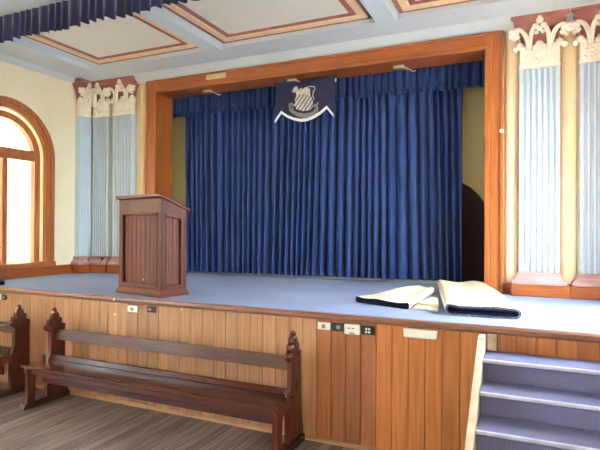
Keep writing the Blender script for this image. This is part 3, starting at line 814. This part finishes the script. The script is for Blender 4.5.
# ------------------------------------------------------------------ folded carpets
def slabroll(name, label, pts_fn, sections, mats):
    """band folded over into a flat loop, swept along sections = list of (origin, across, width scale, height)"""
    t = 0.017
    def loopc(w, h):
        # centre line of a flat spiral: starts inside, round the right end, over the top, round the left end, along the bottom
        r = h/2-t/2; P = []
        n = 10
        P += [(-w/2+.07+(w-.16)*i/8, h*.42+.008*math.sin(i)) for i in range(9)]
        P += [(w/2-r*.9-.02+(r*.5)*math.sin(PI*i/n), h*.5+.0*i-(h*.16)*math.cos(PI*i/n)+.004) for i in range(1, n)]
        P += [(w/2-.08-(w-.18)*i/8, h*.63+.006*math.sin(i*1.3)) for i in range(1, 8)]
        P += [(-w/2+.08-(r-.012)*math.sin(PI*i/n), h*.5+.006+(h*.14)*math.cos(PI*i/n)) for i in range(1, 4)]
        return P
    b = MB()
    rings = []
    for org, acr, w, h in sections:
        org = Vector(org); acr = Vector(acr).normalized(); r = h/2
        outer, inner = [], []
        N = 14
        path = []
        for i in range(13): path.append((w/2-r-(w-2*r)*i/12, h, 0, 1, i))
        for i in range(1, N): a = PI/2+PI*i/N; path.append((-w/2+r+r*math.cos(a), r+r*math.sin(a), math.cos(a), math.sin(a), 0))
        for i in range(13): path.append((-w/2+r+(w-2*r)*i/12, 0, 0, -1, i))
        for i in range(1, N): a = -PI/2+PI*i/N; path.append((w/2-r+r*math.cos(a), r+r*math.sin(a), math.cos(a), math.sin(a), 0))
        R = []
        for (x, z, nx, nz, i) in path:
            sag = .010*math.sin(x*17+org.y*3)*(1 if nz > .5 else 0)-.014*math.exp(-((x-.02)/.09)**2)*(1 if nz > .5 else 0)
            R.append((org+acr*x+Vector((0, 0, z+sag)), org+acr*(x-nx*t)+Vector((0, 0, z-nz*t+sag))))
        rings.append(R)
    V = [[(b.bm.verts.new(o_), b.bm.verts.new(i_)) for o_, i_ in R] for R in rings]
    n = len(V[0])
    for k in range(len(V)-1):
        for j in range(n):
            j2 = (j+1) % n
            f = b.bm.faces.new([V[k][j][0], V[k][j2][0], V[k+1][j2][0], V[k+1][j][0]]); f.material_index = 0
            f = b.bm.faces.new([V[k][j][1], V[k+1][j][1], V[k+1][j2][1], V[k][j2][1]]); f.material_index = 1
    for k in (0, len(V)-1):
        for j in range(n):
            j2 = (j+1) % n
            f = b.bm.faces.new([V[k][j][0], V[k][j2][0], V[k][j2][1], V[k][j][1]]); f.material_index = 2
    return b
def inner_fold(sections, inset, mi=1):
    """the second, inner lap of the folded carpet"""
    return [(Vector(o_)+Vector((0, 0, inset)), a, w-2*inset, h-2*inset) for o_, a, w, h in sections]
mats3 = [M['backing'], M['navypile'], M['carpetedge']]
# big folded length, running back from the stage edge
secs = []
for i in range(13):
    t_ = i/12
    secs.append(((-.335-.36*t_, .30+1.75*t_, ZS+.001+.02*t_*t_), (1, .06+.05*t_, 0), .56-.04*t_, .092+.006*math.sin(t_*5)))
C1 = thing('folded_carpet', 'large folded carpet length, cream backing out, on the stage beside the right frame post', 'carpet', (-.5, 1.0, ZS), 0, 'folded carpet lengths on the stage')
build('outer_lap', slabroll('a', '', None, secs, mats3), mats3, C1, world=True)
ins = inner_fold(secs, .019)
ins[0] = (ins[0][0]+Vector((0, .012, 0)),)+ins[0][1:]
o = build('inner_lap', slabroll('a', '', None, ins, mats3), [M['navypile'], M['navypile'], M['navypile']], C1, world=True); o['label'] = 'navy inner lap'
# smaller folded piece to its left
secs = []
for i in range(9):
    t_ = i/8
    cx, cy = -1.205+.20*t_, .54+1.02*t_
    secs.append(((cx, cy, ZS+.001), (.57, -.24+.0*t_, 0), .60-.38*t_, .056+.035*t_))
C2 = thing('folded_carpet', 'smaller folded carpet length, cream backing out, left of the large one', 'carpet', (-1.05, .95, ZS), 0, 'folded carpet lengths on the stage')
build('outer_lap', slabroll('b', '', None, secs, mats3), [M['backing'], M['navypile'], M['navypile']], C2, world=True)
o = build('inner_lap', slabroll('b', '', None, inner_fold(secs, .0175), mats3), [M['navypile']]*3, C2, world=True); o['label'] = 'navy inner lap'
b = MB()
fl = [(-.90, .44), (-.69, .42), (-.74, .78), (-.82, .95), (-.92, .80)]
b.prism(fl, 'z', ZS+.002, ZS+.022, bev=.004); b.prism([(-.88, .58), (-.71, .56), (-.77, .93), (-.84, .96)], 'z', ZS+.022, ZS+.05, bev=.008)
build('loose_flap', b, M['backing'], C2, world=True)

# ------------------------------------------------------------------ plates on the stage front
def plate(name, label, cat, x0, x1, z0, z1, mat, dep=.014, group='switches and sockets on the stage front'):
    t = thing(name, label, cat, ((x0+x1)/2, -.006, z0), 0, group)
    b = MB(); b.box(-(x1-x0)/2, (x1-x0)/2, -dep, 0, 0, z1-z0, .004); build('face_plate', b, mat, t)
    return t, (x1-x0), (z1-z0)
def detail(t, name, rects, mat, dep):
    for x0, x1, z0, z1 in rects:
        b = MB(); b.box(x0, x1, dep-.006, dep+.004, z0, z1, .002); build(name, b, mat, t)
t, w, h = plate('switch_plate', 'white switch plate at the far left end of the stage front', 'switch', -5.56, -5.478, .918, .978, M['plastic_w']); detail(t, 'rocker', [(-.012, .012, .018, .042)], M['plastic_g'], -.016)
t, w, h = plate('power_socket', 'black socket plate beside the far left white switch', 'socket', -5.467, -5.385, .918, .972, M['plastic_k']); detail(t, 'socket_face', [(-.012, .012, .016, .038)], M['plastic_g'], -.016)
t, w, h = plate('switch_plate', 'white switch plate below the lectern', 'switch', -3.613, -3.490, .915, .978, M['plastic_w']); detail(t, 'rocker', [(-.018, .018, .016, .046)], M['plastic_g'], -.016)
t, w, h = plate('power_socket', 'black socket plate below the lectern, right of the white one', 'socket', -3.371, -3.262, .928, .985, M['plastic_k']); detail(t, 'socket_face', [(-.03, .0, .02, .04)], M['plastic_g'], -.016)
t, w, h = plate('switch_plate', 'small white switch plate, first of the row of four above the bench end', 'switch', -1.588, -1.474, .918, .978, M['plastic_w']); detail(t, 'rocker', [(-.018, .012, .014, .046)], M['plastic_g'], -.016)
t, w, h = plate('power_socket', 'black socket plate second in the row of four', 'socket', -1.467, -1.357, .918, .980, M['plastic_k']); detail(t, 'socket_face', [(-.008, .022, .018, .048)], M['plastic_g'], -.016)
t, w, h = plate('power_socket', 'larger white double socket third in the row of four', 'socket', -1.353, -1.221, .903, .983, M['plastic_w'], .026); detail(t, 'socket_slot', [(-.035, -.015, .048, .054), (.0, .02, .048, .054), (-.022, .022, .010, .016)], M['plastic_k'], -.028)
t, w, h = plate('switch_plate', 'black plate with four white buttons, last in the row of four', 'switch', -1.215, -1.106, .911, .981, M['plastic_k']); detail(t, 'button', [(-.018, -.002, .038, .054), (.006, .022, .038, .054), (-.018, -.002, .014, .030), (.006, .022, .014, .030)], M['plastic_w'], -.016)
t = thing('cover_box', 'long blank white box under the stage edge below the folded carpets', 'box', (-.746, -.006, .928))
b = MB(); b.box(-.124, .124, -.05, 0, 0, .062, .006); build('case', b, M['plastic_w'], t)
b = MB(); b.box(-.126, .126, -.052, -.03, .046, .064, .004); build('lid', b, M['plastic_w'], t)
for (x, y, z, lab) in ((-3.76, -.046, 1.03, 'tiny white button on the stage nosing at the lectern base'), (-3.785, -.008, .875, 'tiny white button on the stage boards below the lectern, left of the white switch'),
                       (-2.967, -.008, .984, 'tiny white button under the nosing right of the lectern')):
    b = MB(); b.ball((x, y, z), (.013, .006, .013)); tag(build('button', b, M['plastic_w'], loc=(x, y, z)), lab, 'button', 'tiny white buttons on the stage front')
t = thing('cable_plug', 'small black plug lying on the stage carpet at the left edge', 'plug', (-5.72, .12, ZS))
b = MB(); b.box(-.10, .08, -.02, .03, 0, .045, .008); build('plug_body', b, M['plastic_k'], t)
b = MB(); b.tube([(-.06, .0, .02), (-.16, .03, .06), (-.24, .06, .02), (-.3, .1, .008)], .008, 8); build('cable', b, M['plastic_k'], t)
t = thing('cable_clip', 'small black fitting on the plinth of the left corner pilasters', 'clip', (-5.86, 1.87, 1.26))
b = MB(); b.box(-.02, .02, -.03, .0, .0, .035, .005); build('clip_body', b, M['plastic_k'], t)
b = MB(); b.tube([(0, -.015, .0), (-.02, -.03, -.06), (-.02, -.04, -.07)], .007, 8); build('lead', b, M['plastic_k'], t)

# ------------------------------------------------------------------ outside the left window
b = MB(); b.box(-9.95, -9.6, -4, 9, -.4, 6); struct('wall_exterior', b, M['brick'])
b = MB(); b.box(-9.95, -6.6, 5, 5.3, -.4, 6); struct('wall_sky_blocker', b, M['brick'])  # added end wall, closes off skylight from the brick outside the window
b = MB(); b.box(-9.6, -6.6, .15, 4.2, 3.7, 3.8); struct('ceiling_sky_blocker', b, M['roof'])  # added roof, dims the daylight on the brick outside the window
t = thing('brick_pier', 'tan brick pier standing outside the arched window', 'pier', (-9.3, 3.0, -.4))
b = MB(); b.box(-.12, .12, -.09, .09, 0, 3.35); build('shaft', b, M['brick_t'], t)
b = MB(); b.box(-.15, .15, -.12, .12, 3.35, 3.43, .01); build('coping', b, M['brick'], t)

# ------------------------------------------------------------------ light: daylight through the windows
w = bpy.data.worlds.new('sky'); SC.world = w; w.use_nodes = True
bg = w.node_tree.nodes['Background']; bg.inputs[0].default_value = (.80, .92, 1.0, 1); bg.inputs[1].default_value = 42
def portal(name, loc, direction, sx, sy):
    l = bpy.data.lights.new(name, 'AREA'); l.shape = 'RECTANGLE'; l.size = sx; l.size_y = sy
    l.cycles.is_portal = True
    o = bpy.data.objects.new(name, l); COL.objects.link(o); o.location = loc
    o.rotation_euler = Vector(direction).to_track_quat('-Z', 'Z').to_euler()
portal('daylight', (AL-.32, WY, 2.25), (1, 0, 0), 1.4, 2.3)
portal('daylight', (AR+.32, WY, 2.25), (-1, 0, 0), 1.4, 2.3)
for a, c in HW:
    portal('daylight', (HL-.32, (a+c)/2, 2.5), (1, 0, 0), 1.3, 2.5)
for a, c in HWR: portal('daylight', (HR+.32, (a+c)/2, 2.5), (-1, 0, 0), 1.3, 2.5)
for a, c in RW: portal('daylight', ((a+c)/2, HB-.32, 2.5), (0, 1, 0), 1.5, 2.5)

b = MB(); b.box(5, 5.4, -32, -6, -.4, 7); struct('wall_sun_blocker', b, M['brick'])  # added unseen wall, keeps the low sun out of the hall windows
sl = bpy.data.lights.new('sun', 'SUN'); sl.energy = 1.5; sl.angle = math.radians(9); sl.color = (1, .96, .88)
so = bpy.data.objects.new('sun', sl); COL.objects.link(so)
so.rotation_euler = Vector((-.67, .72, -.21)).to_track_quat('-Z', 'Y').to_euler()

SC.view_settings.view_transform = 'Standard'; SC.view_settings.look = 'None'
SC.view_settings.gamma = 1; SC.view_settings.use_curve_mapping = False
SC.view_settings.exposure = .95
SC.cycles.use_denoising = True
SC.cycles.max_bounces = 10; SC.cycles.diffuse_bounces = 6; SC.cycles.transparent_max_bounces = 12
SC.cycles.sample_clamp_indirect = 8
